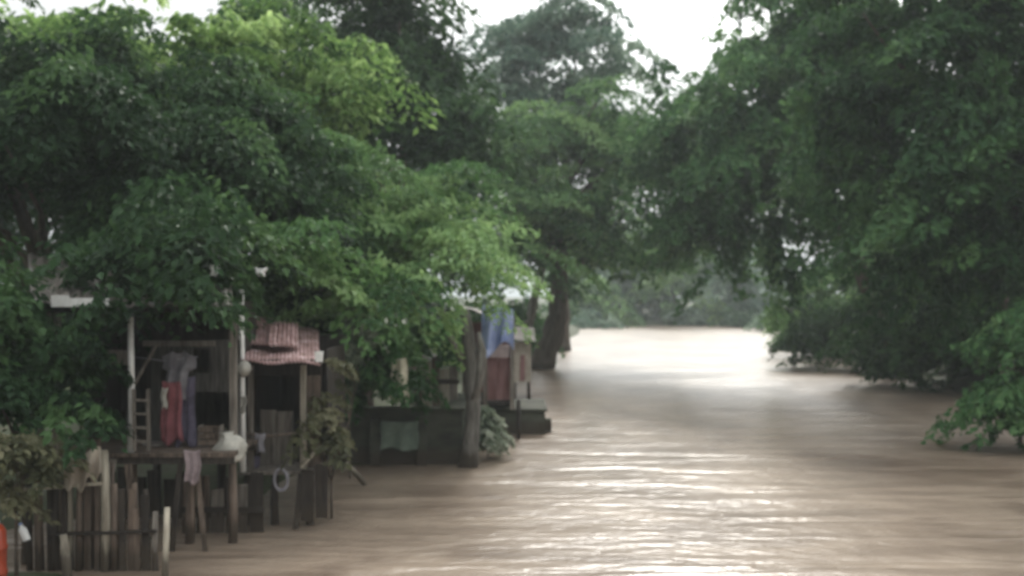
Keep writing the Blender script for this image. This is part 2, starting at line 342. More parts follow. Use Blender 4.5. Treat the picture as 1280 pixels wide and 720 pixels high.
def tree(name, label, base, blobs, mat, leaf=.25, pr=.8, dens=1.0, per=70, layers=0, hang=0.0, tilt=.45, trunk=None, tr=.25,
         bark='bark', seed=1, group=None, cat="tree", crown="crown", stem="trunk", limbs=9, thick=.18, droop=.5):
    rng = np.random.default_rng(seed); rnd = random.Random(seed)
    bx, by = base; bz = ground_z(bx, by)
    root = thing(name, label, cat, (bx, by, bz), group)
    pads, odir = pads_in(blobs, pr, dens * DENS, rng, layers); n = len(pads)
    prs = pr * rng.uniform(.55, 1.35, n); k = rng.poisson(per * PER * (prs / pr) ** 2) + 6
    pid = np.repeat(np.arange(n), k); T = len(pid)
    ptint = rng.normal(.5, .27, n)
    ang = rng.uniform(0, 6.283, T); ru = np.sqrt(rng.uniform(0, 1, T)); lob = 1 + .3 * np.sin(3 * ang + pid * 1.7)
    rad = ru * prs[pid] * lob
    slope = rng.normal(0, .2, (n, 2)) - odir * droop
    hz = pads[pid]
    off = np.stack([np.cos(ang) * rad, np.sin(ang) * rad, np.zeros(T)], 1)
    off[:, 2] = -(.32 * ru ** 2) * prs[pid] + rng.normal(0, thick, T) * prs[pid] + off[:, 0] * slope[pid, 0] + off[:, 1] * slope[pid, 1]
    out = np.stack([np.cos(ang), np.sin(ang), -.35 - .3 * ru], 1)
    if hang:
        hm = rng.random(n) < hang; h = hm[pid]
        ln = rng.uniform(1.2, 3.2, n) * prs
        u = rng.uniform(0, 1, T)
        off[h, 0] = (rng.normal(0, .20, T) * prs[pid])[h]; off[h, 1] = (rng.normal(0, .20, T) * prs[pid])[h]
        off[h, 2] = (-(u * ln[pid]))[h]
        out[h] = unit(rng.normal(0, .6, (T, 3)) + np.array([0, 0, -1.1]))[h]
    p0 = hz + off
    D = unit(out + rng.normal(0, .45, (T, 3)))
    NR = unit(np.concatenate([-slope[pid], np.ones((T, 1))], 1) + rng.normal(0, tilt, (T, 3)))
    Ln = leaf * rng.uniform(.6, 1.35, T); Wd = Ln * rng.uniform(.42, .62, T)
    tint = ptint[pid] + rng.normal(0, .13, T)
    leaf_mesh(crown, mat, p0, D, NR, Ln, Wd, tint, root, (bx, by, bz))
    # trunk and limbs in one mesh
    mb = MB()
    cen = pads.mean(0)
    if trunk is None:
        tz = bz + .55 * (cen[2] - bz)
        trunk = [(bx, by, bz - .4), (bx + .1 * tr, by, bz + .3 * (tz - bz)), (bx + .25 * (cen[0] - bx), by + .25 * (cen[1] - by), tz)]
    pts = [Vector(p) for p in trunk]
    fine = []
    for i in range(len(pts) - 1):
        for s_ in range(4): fine.append(pts[i].lerp(pts[i + 1], s_ / 4) + Vector((rnd.uniform(-1, 1), rnd.uniform(-1, 1), 0)) * tr * .12 * (i + s_ > 0))
    fine.append(pts[-1])
    mN = len(fine)
    rads = [tr * (1.0 - .5 * i / (mN - 1)) * (1.35 if i == 0 else 1.12 if i == 1 else 1) for i in range(mN)]
    mb.tube(fine, rads, 12, .08, seed)
    top = fine[-1]
    for i in range(limbs):
        q = Vector(pads[rnd.randrange(n)]); s0 = fine[rnd.randrange(mN * 2 // 3, mN)] if i > 2 else top
        q = s0.lerp(q, .85); mid = s0.lerp(q, .5) + Vector((rnd.uniform(-.3, .3), rnd.uniform(-.3, .3), .12 * (q - s0).length))
        r0 = tr * rnd.uniform(.28, .48)
        mb.tube([s0, s0.lerp(mid, .55) + Vector((0, 0, .1)), mid, mid.lerp(q, .55), q], [r0, r0 * .8, r0 * .6, r0 * .38, r0 * .15], 7, .06, seed + i)
    mb.build(stem, K[bark], root)
    return root
def gp(px, Y): return ((px - 640) / F * Y, Y)
NEARL = "trees crowding over the stilt houses"
# left bank, near to far
tree("broadleaf_tree", "dark broad tree over the nearest stilt house, its crown reaching the left edge", gp(40, 27.5),
     [(40, 150, 25, 150, 130, 3.2), (190, 235, 25, 130, 100, 3.2), (310, 290, 25.5, 110, 75, 2.6), (-110, 120, 25, 120, 150, 3), (160, 300, 20.4, 120, 32, 1.6), (10, 345, 20.4, 80, 46, 1.6), (228, 322, 19.6, 54, 28, 1.0), (205, 355, 18.9, 40, 10, .4), (250, 150, 26, 120, 70, 3)],
     K['lf_dark'], .21, .72, 1.2, 95, seed=3, tr=.33, group=NEARL, tilt=.5)
tree("lime_tree", "tall tree with bright yellow green leaves rising over the dark near crowns", gp(300, 36),
     [(270, 70, 33, 130, 62, 3), (385, 92, 33, 80, 50, 3), (150, 100, 33.5, 130, 80, 3), (30, 60, 34, 100, 60, 3), (330, 20, 34, 60, 36, 2)],
     K['lf_lime'], .30, .8, .85, 55, seed=5, tr=.3, group=NEARL)
tree("layered_tree", "mid green tree with flat spreading tiers of leaves hanging over the huts", gp(455, 33),
     [(470, 215, 30, 130, 85, 3.2), (400, 300, 28.5, 140, 44, 2.6), (520, 270, 30, 72, 50, 2.6), (340, 298, 24.6, 90, 36, 1.6), (450, 345, 26, 50, 22, 1.2), (515, 335, 28.6, 40, 12, 1.0), (560, 205, 32, 52, 46, 2.4), (490, 322, 30, 70, 18, 2), (350, 200, 29.5, 90, 80, 2.6), (400, 150, 31, 120, 40, 2.6)],
     K['lf_fresh'], .22, 1.25, .68, 210, layers=5, thick=.05, tilt=.22, droop=.5, seed=7, tr=.32, group=NEARL)
tree("dark_tree", "tall dark bluish tree between the yellow green crown and the sky gap", gp(520, 48),
     [(465, 30, 46, 90, 76, 4), (525, 115, 46, 62, 48, 3.5), (430, 80, 47, 90, 80, 4), (500, -10, 46, 50, 36, 3), (575, 165, 46, 56, 50, 3)],
     K['lf_dark'], .38, 1.2, 1.25, 60, seed=9, tr=.45, group=NEARL)
BACKL = "tall dark trees behind the left bank"
for i, (px, Y, lab) in enumerate([(20, 52, "dark tree behind the near crowns, furthest left"), (210, 58, "dark tree standing behind the yellow green crown"), (400, 62, "dark tree behind the tiered tree and the rusty roof")]):
    tree("backing_tree", lab, gp(px, Y), [(px, 130, Y, 170, 130, 5), (px, 240, Y, 170, 130, 5), (px + 10, 370, Y - 2, 150, 90, 4)], K['lf_dark'], .5, 1.5, .9, 45, seed=20 + i, tr=.5, group=BACKL)
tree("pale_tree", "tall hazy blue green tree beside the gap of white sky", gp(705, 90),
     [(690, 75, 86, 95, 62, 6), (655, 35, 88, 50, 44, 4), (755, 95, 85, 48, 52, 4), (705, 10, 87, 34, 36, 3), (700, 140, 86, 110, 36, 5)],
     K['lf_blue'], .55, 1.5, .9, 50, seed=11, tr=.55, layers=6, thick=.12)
tz = ground_z(*gp(682, 68))
tree("leaning_tree", "leaning tree with thick forked trunk at the water and spreading tiered crown", gp(682, 68),
     [(680, 150, 68, 110, 34, 5), (690, 210, 67, 125, 44, 5), (650, 275, 65, 110, 46, 5), (740, 275, 68, 76, 52, 4.5), (600, 320, 61, 62, 46, 4), (785, 305, 70, 66, 24, 4), (770, 190, 69, 48, 60, 4), (720, 130, 69, 60, 40, 4)],
     K['lf_fresh'], .36, 1.7, .8, 130, layers=6, thick=.05, tilt=.22, droop=.5, seed=13, tr=.78,
     trunk=[P(674, 468, 68), P(690, 425, 68), P(699, 385, 68), P(697, 325, 68), P(690, 270, 68)], limbs=14)
tree("slanting_tree", "slim pale trunked tree slanting beside the leaning tree", gp(650, 72),
     [(625, 250, 73, 55, 60, 4), (660, 300, 73, 40, 30, 3)], K['lf_mid'], .45, 1.3, .9, 50, seed=15, tr=.35, bark='palebark',
     trunk=[P(650, 440, 72), P(664, 390, 72), P(678, 335, 72), P(665, 280, 72)])
# far bend
FAR = "hazy trees at the far bend of the river"
for i, (px, Y, rx, top, lab) in enumerate([
        (728, 165, 40, 300, "pale hazy tree at the far bend, next to the leaning trunk"),
        (765, 178, 36, 285, "hazy tree with visible pale trunk at the far bend"),
        (800, 186, 40, 295, "low rounded hazy tree in the middle of the far bend"),
        (842, 172, 44, 240, "tallest blue green tree of the far bend, below the sky gap"),
        (888, 182, 42, 290, "hazy tree at the far bend over the muddy bank edge"),
        (930, 168, 44, 290, "bluish tree on the far right end of the bend"),
        (745, 225, 80, 230, "very pale tree behind the far bend on the left"),
        (905, 235, 90, 220, "very pale broad tree behind the far bend on the right")]):
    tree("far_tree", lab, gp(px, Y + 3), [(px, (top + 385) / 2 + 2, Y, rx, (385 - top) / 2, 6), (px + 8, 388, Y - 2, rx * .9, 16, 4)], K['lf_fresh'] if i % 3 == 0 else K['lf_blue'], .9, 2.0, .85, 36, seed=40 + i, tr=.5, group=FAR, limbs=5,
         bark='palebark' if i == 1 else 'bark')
for i, (px, Y, rx, rz, lab) in enumerate([(745, 154, 26, 9, "low bush overhanging the far waterline beside the leaning trunk"), (800, 170, 34, 7, "flat low bush overhanging the far waterline, mid bend"), (868, 168, 24, 11, "rounded bush overhanging the far waterline under the sky gap"), (925, 160, 30, 9, "dark bush overhanging the far waterline near the right bank"), (975, 140, 22, 9, "last low bush where the far bend meets the right bank")]):
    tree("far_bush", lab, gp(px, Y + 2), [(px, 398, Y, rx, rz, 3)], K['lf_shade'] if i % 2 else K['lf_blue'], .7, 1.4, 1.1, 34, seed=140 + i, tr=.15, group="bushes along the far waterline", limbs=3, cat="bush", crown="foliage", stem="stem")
# right bank
RB = "big trees along the right bank"
tree("drooping_tree", "tall tree with drooping dark sprays right of the sky gap", gp(1118, 62),
     [(930, 110, 58, 90, 80, 5), (995, 40, 58, 90, 80, 5), (890, 190, 58, 58, 62, 4), (960, 220, 57, 85, 80, 4.5), (1040, 135, 57, 90, 95, 5), (955, 290, 58, 34, 40, 3), (846, 225, 60, 40, 95, 3), (852, 150, 60, 24, 36, 2.5), (900, 270, 60, 44, 34, 3), (1030, -20, 58, 90, 50, 5)],
     K['lf_mid'], .42, 1.2, 1.05, 58, hang=.25, seed=17, tr=.55, group=RB, trunk=[P(1118, 470, 62), P(1100, 400, 61), P(1060, 300, 59), P(1010, 170, 58)])
tree("overhanging_tree", "huge dark tree filling the upper right corner, twigs hanging", gp(1260, 44),
     [(1150, 60, 40, 140, 130, 4.5), (1230, 190, 38, 120, 120, 4), (1105, 185, 41, 80, 60, 3.6), (1290, 60, 39, 110, 160, 4), (1150, -30, 40, 150, 60, 4), (1180, 280, 40, 100, 50, 3.5)],
     K['lf_shade'], .34, 1.0, 1.0, 62, hang=.3, seed=19, tr=.5, group=RB)
tree("bushy_tree", "light green bushy tree low on the right bank before the far bend", gp(1060, 84),
     [(1070, 325, 80, 70, 40, 4), (1035, 375, 84, 42, 28, 3), (1105, 380, 78, 70, 50, 4), (1130, 300, 78, 50, 40, 4)],
     K['lf_fresh'], .5, 1.3, 1.0, 55, seed=23, tr=.35, group=RB, layers=5)
tree("shadowy_tree", "darkest low tree with crown down to the right bank", gp(1215, 56),
     [(1200, 345, 52, 100, 75, 4.5), (1260, 390, 50, 90, 70, 4), (1150, 400, 54, 55, 50, 3), (1320, 330, 50, 80, 100, 4)],
     K['lf_dark'], .4, 1.1, 1.1, 55, seed=29, tr=.4, group=RB)
tree("shadowy_bush", "dark bluish bush bulging over the water on the right bank", gp(1062, 71),
     [(1062, 415, 67, 58, 40, 3), (1110, 430, 62, 50, 32, 3)], K['lf_dark'], .4, 1.0, 1.2, 55, seed=31, tr=.16, group=RB, cat="bush", crown="foliage", stem="stem", limbs=5)
tree("backing_tree", "dark tree deep behind the right bank trees", gp(1230, 90), [(1190, 220, 85, 170, 150, 7), (1330, 200, 80, 150, 200, 6)], K['lf_dark'], .7, 2, .9, 45, seed=33, tr=.6, group=RB)
tree("river_bush", "leafy green bush leaning over the water at the right edge", gp(1275, 33),
     [(1272, 505, 31.6, 30, 46, 1.1), (1285, 430, 32, 40, 55, 1.4), (1225, 492, 32.3, 20, 10, .5), (1262, 415, 33, 20, 24, .7)],
     K['lf_mid'], .24, .5, 1.35, 55, seed=35, tr=.09, cat="bush", crown="foliage", stem="stem", limbs=7)
tree("bank_bush", "dark bush filling the bank between shadowy tree and river bush", gp(1205, 60), [(1190, 450, 57, 60, 24, 2)], K['lf_dark'], .34, .8, 1.3, 55, seed=37, tr=.12, cat="bush", crown="foliage", stem="stem", limbs=5)
tree("bank_bush", "dark bush at the water under the light green bushy tree", gp(1030, 96), [(1020, 420, 92, 34, 20, 3), (1055, 425, 84, 40, 26, 3)], K['lf_shade'], .45, 1.0, 1.3, 55, seed=38, tr=.12, cat="bush", crown="foliage", stem="stem", limbs=5)
tree("bank_bush", "green bush on the left bank behind the small tan hut", gp(640, 80), [(650, 402, 78, 34, 32, 3), (615, 395, 76, 40, 40, 3)], K['lf_mid'], .4, 1.0, 1.2, 55, seed=39, tr=.12, cat="bush", crown="foliage", stem="stem", limbs=5)
# left bank shrubs
tree("broadleaf_bush", "dark leafy bush in front of the nearest stilt house", gp(30, 18.4),
     [(45, 470, 18.2, 70, 62, .9), (-30, 440, 18.2, 70, 90, .9), (80, 425, 18.6, 26, 24, .4)], K['lf_dark'], .19, .34, 1.2, 60, seed=51, tr=.06, cat="bush", crown="foliage", stem="stem", limbs=8)
tree("dim_bush", "dull olive bush low by the stake fence, above the red drum", gp(20, 17.3),
     [(15, 590, 17.2, 50, 45, .6)], K['lf_olive'], .15, .28, 1.1, 45, seed=53, tr=.04, cat="bush", crown="foliage", stem="stem", limbs=6)
tree("climbing_bush", "fresh green bush spilling over the dark river wall", gp(440, 31.5),
     [(450, 455, 28.4, 44, 36, .8), (430, 415, 29, 36, 30, 1.0), (425, 500, 28.2, 20, 22, .5), (520, 405, 31.5, 40, 24, 1.0)], K['lf_mid'], .22, .42, 1.2, 60, seed=55, tr=.08, cat="bush", crown="foliage", stem="stem", limbs=7)
tree("pale_bush", "pale silvery leaved sprig beside the rusty pink roof", gp(437, 27.0),
     [(436, 424, 26.4, 19, 20, .35)], K['lf_pale'], .17, .22, 1.0, 32, seed=57, tr=.03, cat="bush", crown="foliage", stem="stem", limbs=4)
tree("olive_shrub", "olive shrub on the bank between the rusty roofed house and the wall", gp(414, 22.2),
     [(414, 535, 21.8, 9, 36, .25), (410, 475, 22.0, 8, 24, .2)], K['lf_olive'], .18, .3, 1.1, 45, seed=59, tr=.05, cat="shrub", crown="foliage", stem="stem", limbs=5)
tree("weed_clump", "light green weeds sprouting at the foot of the grey dead trunk", gp(610, 30.6),
     [(612, 545, 30.4, 15, 26, .3), (604, 520, 30.4, 8, 16, .25)], K['lf_pale'], .17, .2, 1.3, 30, seed=61, tr=.02, cat="weeds", crown="foliage", stem="stem", limbs=5)

# ---------------------------------------------------------------- sheets, cloth and other shared shapes
def corrugated(a, b, c, d, mat_, name, parent, waves=14, amp=.03, sag=.05, seed=0):
    """a-b front edge, d-c back edge"""
    a, b, c, d = map(Vector, (a, b, c, d)); mb = MB(); rnd = random.Random(seed); ph = rnd.uniform(0, 6)
    def fn(u, v):
        p = a.lerp(b, u).lerp(d.lerp(c, u), v)
        z = amp * math.sin(u * waves * 6.283) - sag * math.sin(math.pi * v) * (1 + .5 * math.sin(u * 5 + ph)) + .03 * math.sin(u * 9 + ph) * (1 - v)
        return p + Vector((0, 0, z))
    mb.grid(fn, waves * 6, 8); return mb.build(name, mat_, parent, solid=.012)
def cloth(name, label, cat, px0, py0, px1, py1, Y, mat_, wave=.05, n=3.5, taper=0, group=None, seed=0):
    rnd = random.Random(seed); ph = rnd.uniform(0, 6); a = P(px0, py0, Y); b_ = P(px1, py1, Y); mb = MB()
    def fn(u, v):
        x = a.x + (b_.x - a.x) * (.5 + (u - .5) * (1 - taper * v)); z = a.z + (b_.z - a.z) * v * (1 + .06 * math.sin(u * 7 + ph)) - .03 * math.sin(u * math.pi) * (1 - v)
        return Vector((x + .015 * math.sin(v * 8 + ph), Y + wave * math.sin(u * n * 6.28 + ph + v) * (.4 + .6 * v), z))
    mb.grid(fn, 28, 14); o = mb.build(name, mat_, None, solid=.012); return tag(o, label, cat, group)
def shirt(name, label, px, py0, py1, wpx, Y, mat_, group, seed=0):
    rnd = random.Random(seed); ph = rnd.uniform(0, 6); c = P(px, py0, Y); h = M(py1 - py0, Y); W = M(wpx, Y) / 2; mb = MB()
    def fn(u, v):
        s = (u - .5) * 2
        k = 1.0 - .38 * min(1, max(0, (v - .27) / .06)); k *= 1 + .12 * max(0, v - .33)
        neck = .09 * h * max(0, 1 - (abs(s) / .28) ** 2) * max(0, 1 - v * 4)
        z = c.z - v * h - .16 * h * abs(s) * (1 - v) - neck
        return Vector((c.x + s * W * k + .02 * math.sin(v * 7 + ph), Y + .05 * math.sin(s * 6 + ph + v * 2) + .03 * math.sin(v * 9), z))
    mb.grid(fn, 28, 26); o = mb.build(name, mat_, None, solid=.014); return tag(o, label, "shirt", group)

# ---------------------------------------------------------------- nearest stilt house
A = thing("stilt_house", "grey timber stilt house with open porch and white roof edge, nearest the camera", "house", (P(180, 0, 21).x, 21, 0))
ZF = P(0, 565, 19.6).z
for x0, y0, x1, y1, Y in [(66, 384, 74, 566, 19.7), (287, 400, 295, 566, 20.0)]:
    mb = MB(); mb.rect(x0, y0, x1, y1, Y, .11); mb.build("post", K['greywood'], A, bevel=.01)
mb = MB(); a = P(163, 382, 19.6); q = P(163.5, 566, 19.6); mb.tube([q, a.lerp(q, .5) + Vector((.015, 0, 0)), a], [.062, .055, .05], 10, .05); mb.build("post", K['whitepaint'], A)
for x in (70, 165, 236, 290):
    mb = MB(); a = P(x, 571, 20); mb.tube([(a.x, 20.0, -.8), (a.x + .03, 20.0, .6), (a.x, 20.0, ZF - .08)], [.09, .085, .075], 9, .08, x); mb.build("stilt", K['brownwood'], A)
for x in (90, 200, 280):
    mb = MB(); a = P(x, 571, 23); mb.tube([(a.x, 22.8, -.6), (a.x, 22.8, ZF - .08)], .09, 9, .08, x); mb.build("stilt", K['darkwood'], A)
mb = MB(); xa = P(58, 0, 19.5).x; xb = P(292, 0, 19.5).x
for i in range(9):
    y0 = 19.45 + i * .4; mb.box((xa + .02 * (i % 3), y0, ZF - .075), (xb - .03 * (i % 2), y0 + .385, ZF - .005 * (i % 3)))
mb.build("deck", K['brownwood'], A)
mb = MB(); mb.box((xa, 19.5, ZF - .2), (xb, 19.58, ZF - .078)); mb.box((xa, 21.2, ZF - .2), (xb, 21.3, ZF - .078)); mb.build("joist", K['darkwood'], A)
# walls round the dark openings
mb = MB()
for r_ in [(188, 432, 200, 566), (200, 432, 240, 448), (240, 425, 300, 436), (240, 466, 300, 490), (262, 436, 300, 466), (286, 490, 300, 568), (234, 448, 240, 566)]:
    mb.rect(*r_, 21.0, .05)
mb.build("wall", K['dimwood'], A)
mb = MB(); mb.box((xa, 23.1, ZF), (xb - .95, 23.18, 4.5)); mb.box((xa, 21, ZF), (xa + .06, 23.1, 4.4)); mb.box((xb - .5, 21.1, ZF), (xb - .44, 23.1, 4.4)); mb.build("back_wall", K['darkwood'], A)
mb = MB(); mb.rect(178, 426, 268, 433, 20.85, .08); mb.rect(112, 438, 161, 456, 20.3, .05); mb.build("rail", K['greywood'], A)
mb = MB(); mb.beam(P(167, 482, 20.1), P(196, 430, 20.3), .09, .05); mb.build("brace", K['greywood'], A)
mb = MB(); mb.rect(58, 384, 296, 390, 19.5, .1); mb.build("eave_beam", K['darkwood'], A)
rf = corrugated(P(40, 381, 19.2), P(292, 384, 19.2), P(285, 318, 23.8), P(35, 318, 23.8), K['zinc'], "roof", A, 18, .03, .06, 4)
mb = MB(); mb.rect(64, 370, 86, 384, 19.1, .03); mb.rect(86.4, 373, 136, 384, 19.1, .03); mb.build("fascia", K['whitepaint'], rf, bevel=.008)
# crawl space boards
mb = MB()
for i, (x, y0) in enumerate([(128, 590), (146, 585), (166, 596), (184, 588), (204, 600), (220, 592)]):
    mb.rect(x, y0, x + 15, 700, 22.2, .04, .02, i)
mb.build("skirting", K['darkwood'], A)

# ladder in front of the porch post
lad = thing("ladder", "short pale wooden ladder leaning against the white porch post", "ladder", P(176, 566, 19.42))
for x in (168, 186):
    mb = MB(); mb.beam(P(x, 564, 19.38), P(x - 1, 486, 19.5), .055, .05); mb.build("rail", K['greywood'], lad)
for yy in (500, 517, 534, 551):
    mb = MB(); mb.beam(P(167, yy, 19.42), P(187, yy + 1, 19.42), .04, .04); mb.build("rung", K['greywood'], lad)

# washing on the porch
mb = MB(); mb.tube([P(166, 446, 20.3), P(205, 451, 20.3), P(247, 446, 20.3)], .012, 6); tag(mb.build("clothes_line", K['greycloth']), "sagging clothes line strung between two porch posts", "clothes line")
WASH = "washing hung on the porch"
shirt("shirt", "grey lilac shirt highest on the porch clothes line", 222, 436, 500, 42, 20.26, K['greycloth'], WASH, 1)
cloth("towel", "long dusty red towel hanging below the lilac shirt", "towel", 203, 476, 226, 553, 20.2, K['redcloth'], .04, 2, -.2, WASH, 2)
cloth("trousers", "dark violet trousers hanging behind the red towel", "trousers", 220, 470, 243, 557, 20.28, K['violetcloth'], .04, 2, -.15, WASH, 3)
cloth("rag", "small white rag tucked beside the red towel", "rag", 201, 484, 209, 510, 20.14, K['whitecloth'], .02, 1, .2, WASH, 4)
cloth("rag", "faded pink rag hanging under the porch deck edge", "rag", 231, 562, 251, 604, 19.4, K['pinkcloth'], .03, 2, .1, WASH, 5)
# white pole between the two houses
pl = thing("white_pole", "thin white pole standing between the zinc and the rusty roofs", "pole", P(304, 588, 21.2))
mb = MB(); mb.tube([P(304, 590, 21.2), P(302.5, 470, 21.2), P(302, 362, 21.2)], [.06, .055, .045], 10, .03); mb.build("shaft", K['whitepaint'], pl)
mb = MB(); q = P(305, 461, 21.08); mb.lathe([(.01, -.16), (.09, -.12), (.15, -.02), (.13, .08), (.07, .14), (.01, .16)], Matrix.Translation(q), 14); mb.build("bundle", K['whitecloth'], pl)
cloth("rag", "narrow pale rag hanging low on the white pole", "rag", 298, 494, 309, 516, 21.1, K['whitecloth'], .02, 1, .3, WASH, 6)

# ---------------------------------------------------------------- second stilt house
B = thing("stilt_house", "small dark stilt house under a faded pink rusty roof", "house", (P(345, 0, 23).x, 23, 0))
ZB = P(0, 588, 21.5).z
xa = P(300, 0, 21.5).x; xb = P(394, 0, 21.5).x
for x in (310, 344, 388):
    mb = MB(); a = P(x, 588, 21.6); mb.tube([(a.x + .03, 21.6, -.8), (a.x - .02, 21.6, .4), (a.x, 21.6, ZB - .05)], [.085, .08, .07], 9, .08, x); mb.build("stilt", K['greywood'] if x > 380 else K['darkwood'], B)
mb = MB()
for i in range(9): mb.box((xa + .02 * (i % 2), 21.4 + i * .4, ZB - .07), (xb - .03 * (i % 3), 21.785 + i * .4, ZB - .004 * (i % 2)))
mb.build("deck", K['greywood'], B)
for x0 in (309, 375):
    mb = MB(); mb.rect(x0, 452, x0 + 7, 588, 21.5, .1); mb.build("post", K['palewood'] if x0 > 350 else K['greywood'], B, bevel=.01)
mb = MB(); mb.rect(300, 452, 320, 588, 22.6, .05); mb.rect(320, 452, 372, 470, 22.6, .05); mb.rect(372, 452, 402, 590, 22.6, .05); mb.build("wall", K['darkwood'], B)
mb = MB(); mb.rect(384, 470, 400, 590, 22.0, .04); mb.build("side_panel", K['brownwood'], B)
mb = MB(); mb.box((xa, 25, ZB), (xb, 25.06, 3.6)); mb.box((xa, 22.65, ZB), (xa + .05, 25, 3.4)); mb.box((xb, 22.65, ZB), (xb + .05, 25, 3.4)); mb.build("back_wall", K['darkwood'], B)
mb = MB(); mb.rect(326, 512, 345, 584, 22.3, .03); mb.rect(345.5, 514, 366, 584, 22.3, .03); mb.build("door", K['greywood'], B)
mb = MB(); mb.rect(300, 449, 402, 456, 21.45, .1); mb.build("eave_beam", K['darkwood'], B)
rf = corrugated(P(302, 452, 21.1), P(400, 455, 21.1), P(398, 412, 25.3), P(306, 398, 25.3), K['rust'], "roof", B, 20, .018, .09, 8)
mb = MB(); 
for (x0, y0, x1, y1, Y, s_) in [(310, 402, 340, 436, 22.6, .3), (335, 408, 372, 438, 22.2, .1)]:
    a = P(x0, y1, Y); b_ = P(x1, y1 + 3, Y); c = P(x1, y0 + 4, Y + 1.6); d = P(x0 + 3, y0, Y + 1.7)
    mb.grid(lambda u, v: a.lerp(b_, u).lerp(d.lerp(c, u), v) + Vector((0, 0, .10 + .03 * math.sin(u * 40) + .02 * math.sin(v * 6 + u * 3))), 40, 6)
mb.build("patch_sheet", K['rust'], rf, solid=.012)
mb = MB(); mb.rect(394, 440, 403, 452, 21.0, .08); mb.build("eave_glint", K['whitepaint'], rf)  # white block added to stand in for a glint at the eave

# plank wall along the water between the houses
W_ = thing("plank_wall", "weathered plank wall standing in the water under the two houses", "wall", P(280, 660, 20.8))
for i, (x0, x1, y0, y1, k) in enumerate([(228, 243, 600, 672, 'brownwood'), (246, 261, 594, 676, 'brownwood'), (264, 280, 612, 674, 'greywood'), (284, 292, 598, 676, 'darkwood'), (294, 309, 606, 674, 'greywood'), (313, 328, 592, 676, 'darkwood')]):
    mb = MB(); mb.rect(x0, y0, x1, y1 + 8, 20.8 + .03 * (i % 3), .035, .025, i); mb.build("plank", K[k], W_)
mb = MB(); mb.rect(226, 634, 330, 641, 20.76, .03); mb.build("rail", K['darkwood'], W_)

def sack(name, label, cat, px, py, Y, rpx, hpx, mat_, seed, squash=.75):
    rnd = random.Random(seed); c = P(px, py, Y); r = M(rpx, Y); h = M(hpx, Y); mb = MB()
    prof = [(.02, 0), (.8, .03), (1.02, .2), (.96, .4), (.8, .6), (.6, .76), (.3, .84), (.36, .95), (.02, .93)]
    mb.lathe([(a * r, z * h) for a, z in prof], Matrix.Translation(c) @ Matrix.Diagonal((1, squash, 1, 1)), 22)
    for i, v in enumerate(mb.v):
        d = mnoise.noise(v * 4.5 + Vector((seed, 0, 0))) * r * .55
        v.x += d; v.y += d * .6; v.z += .5 * d
    return tag(mb.build(name, mat_), label, cat)
sack("sack", "bulging white sack on the deck end below the white pole", "sack", 285, 577, 20.0, 20, 40, K['whitecloth'], 3)
mb = MB(); mb.beam(P(376, 584, 21.2), P(401, 558, 21.35), .16, .03); tag(mb.build("board", K['palewood']), "short pale board leaning against the rusty roofed house", "board")
mb = MB(); mb.rect(376, 588, 392, 652, 21.3, .04, .02); mb.rect(393, 580, 410, 648, 21.35, .04, .02); tag(mb.build("board_screen", K['darkwood']), "dark upright boards at the waterline below the leaning pale board", "boards")
# basin and rags at the stilts
c = P(351, 600, 21.1); mb = MB()
pts = [c + Vector((.125 * math.cos(t) * (1 + .05 * math.sin(t * 1.3)), -.035 + .011 * t * .5, .205 * math.sin(t) + .02 * math.sin(t * .7))) for t in [k * .3 for k in range(66)]]
mb.tube(pts, .024, 8); tag(mb.build("hose_coil", K['greycloth']), "pale hose coiled in a ring and hung on a stilt", "hose")
cloth("rag", "crumpled white rag caught on a stilt near the water", "rag", 317, 624, 328, 655, 21.2, K['whitecloth'], .03, 1, .4, None, 8)
mb = MB(); mb.tube([P(433, 578, 25.6), P(443, 590, 25.8), P(452, 600, 26), P(461, 614, 26.2)], [.03, .06, .07, .03], 8, .15); tag(mb.build("driftwood", K['palewood']), "pale piece of driftwood slanting into the water", "driftwood")

# ---------------------------------------------------------------- stake fence at the left
Fn = thing("stake_fence", "ragged fence of uneven brown stakes along the water", "fence", P(130, 710, 18))
rnd = random.Random(4); x = 34
pal = ['brownwood', 'greywood', 'darkwood', 'brownwood', 'darkwood', 'palewood', 'brownwood']
i = 0
while x < 196:
    wpx = rnd.uniform(6, 13); y0 = rnd.uniform(588, 640) if x > 125 else rnd.uniform(545, 605)
    mb = MB(); Y = 18 + rnd.uniform(-.05, .05); ln = rnd.uniform(-3, 3)
    bot = P(x + wpx / 2, 735, Y); top_ = P(x + wpx / 2 + ln, y0, Y)
    if rnd.random() < .5: mb.tube([bot, bot.lerp(top_, .5) + Vector((rnd.uniform(-.03, .03), 0, 0)), top_], [M(wpx, Y) / 2, M(wpx, Y) / 2.1, M(wpx, Y) / 2.6], 9, .08, i)
    else: mb.beam(bot, top_, M(wpx, Y), .035)
    k = 'palewood' if i in (5, 9) else rnd.choice(['brownwood', 'brownwood', 'darkwood', 'greywood'])
    mb.build("stake", K[k], Fn); x += wpx + rnd.uniform(-.5, 4); i += 1
for i, (x, y0, wpx, k) in enumerate([(72, 528, 5, 'palewood'), (88, 540, 6, 'greywood'), (104, 522, 5, 'palewood'), (116, 556, 8, 'brownwood'), (140, 578, 6, 'brownwood'), (168, 604, 9, 'brownwood'), (182, 612, 8, 'darkwood')]):
    mb = MB(); mb.tube([P(x - 2, 735, 18.15), P(x + 1, 640, 18.15), P(x, y0, 18.15)], [M(wpx, 18) / 1.8, M(wpx, 18) / 2, M(wpx, 18) / 2.6], 8, .1, i + 50); mb.build("stake", K[k], Fn)
mb = MB(); mb.beam(P(30, 612, 17.9), P(128, 604, 17.9), .09, .05); mb.build("rail", K['palewood'], Fn)
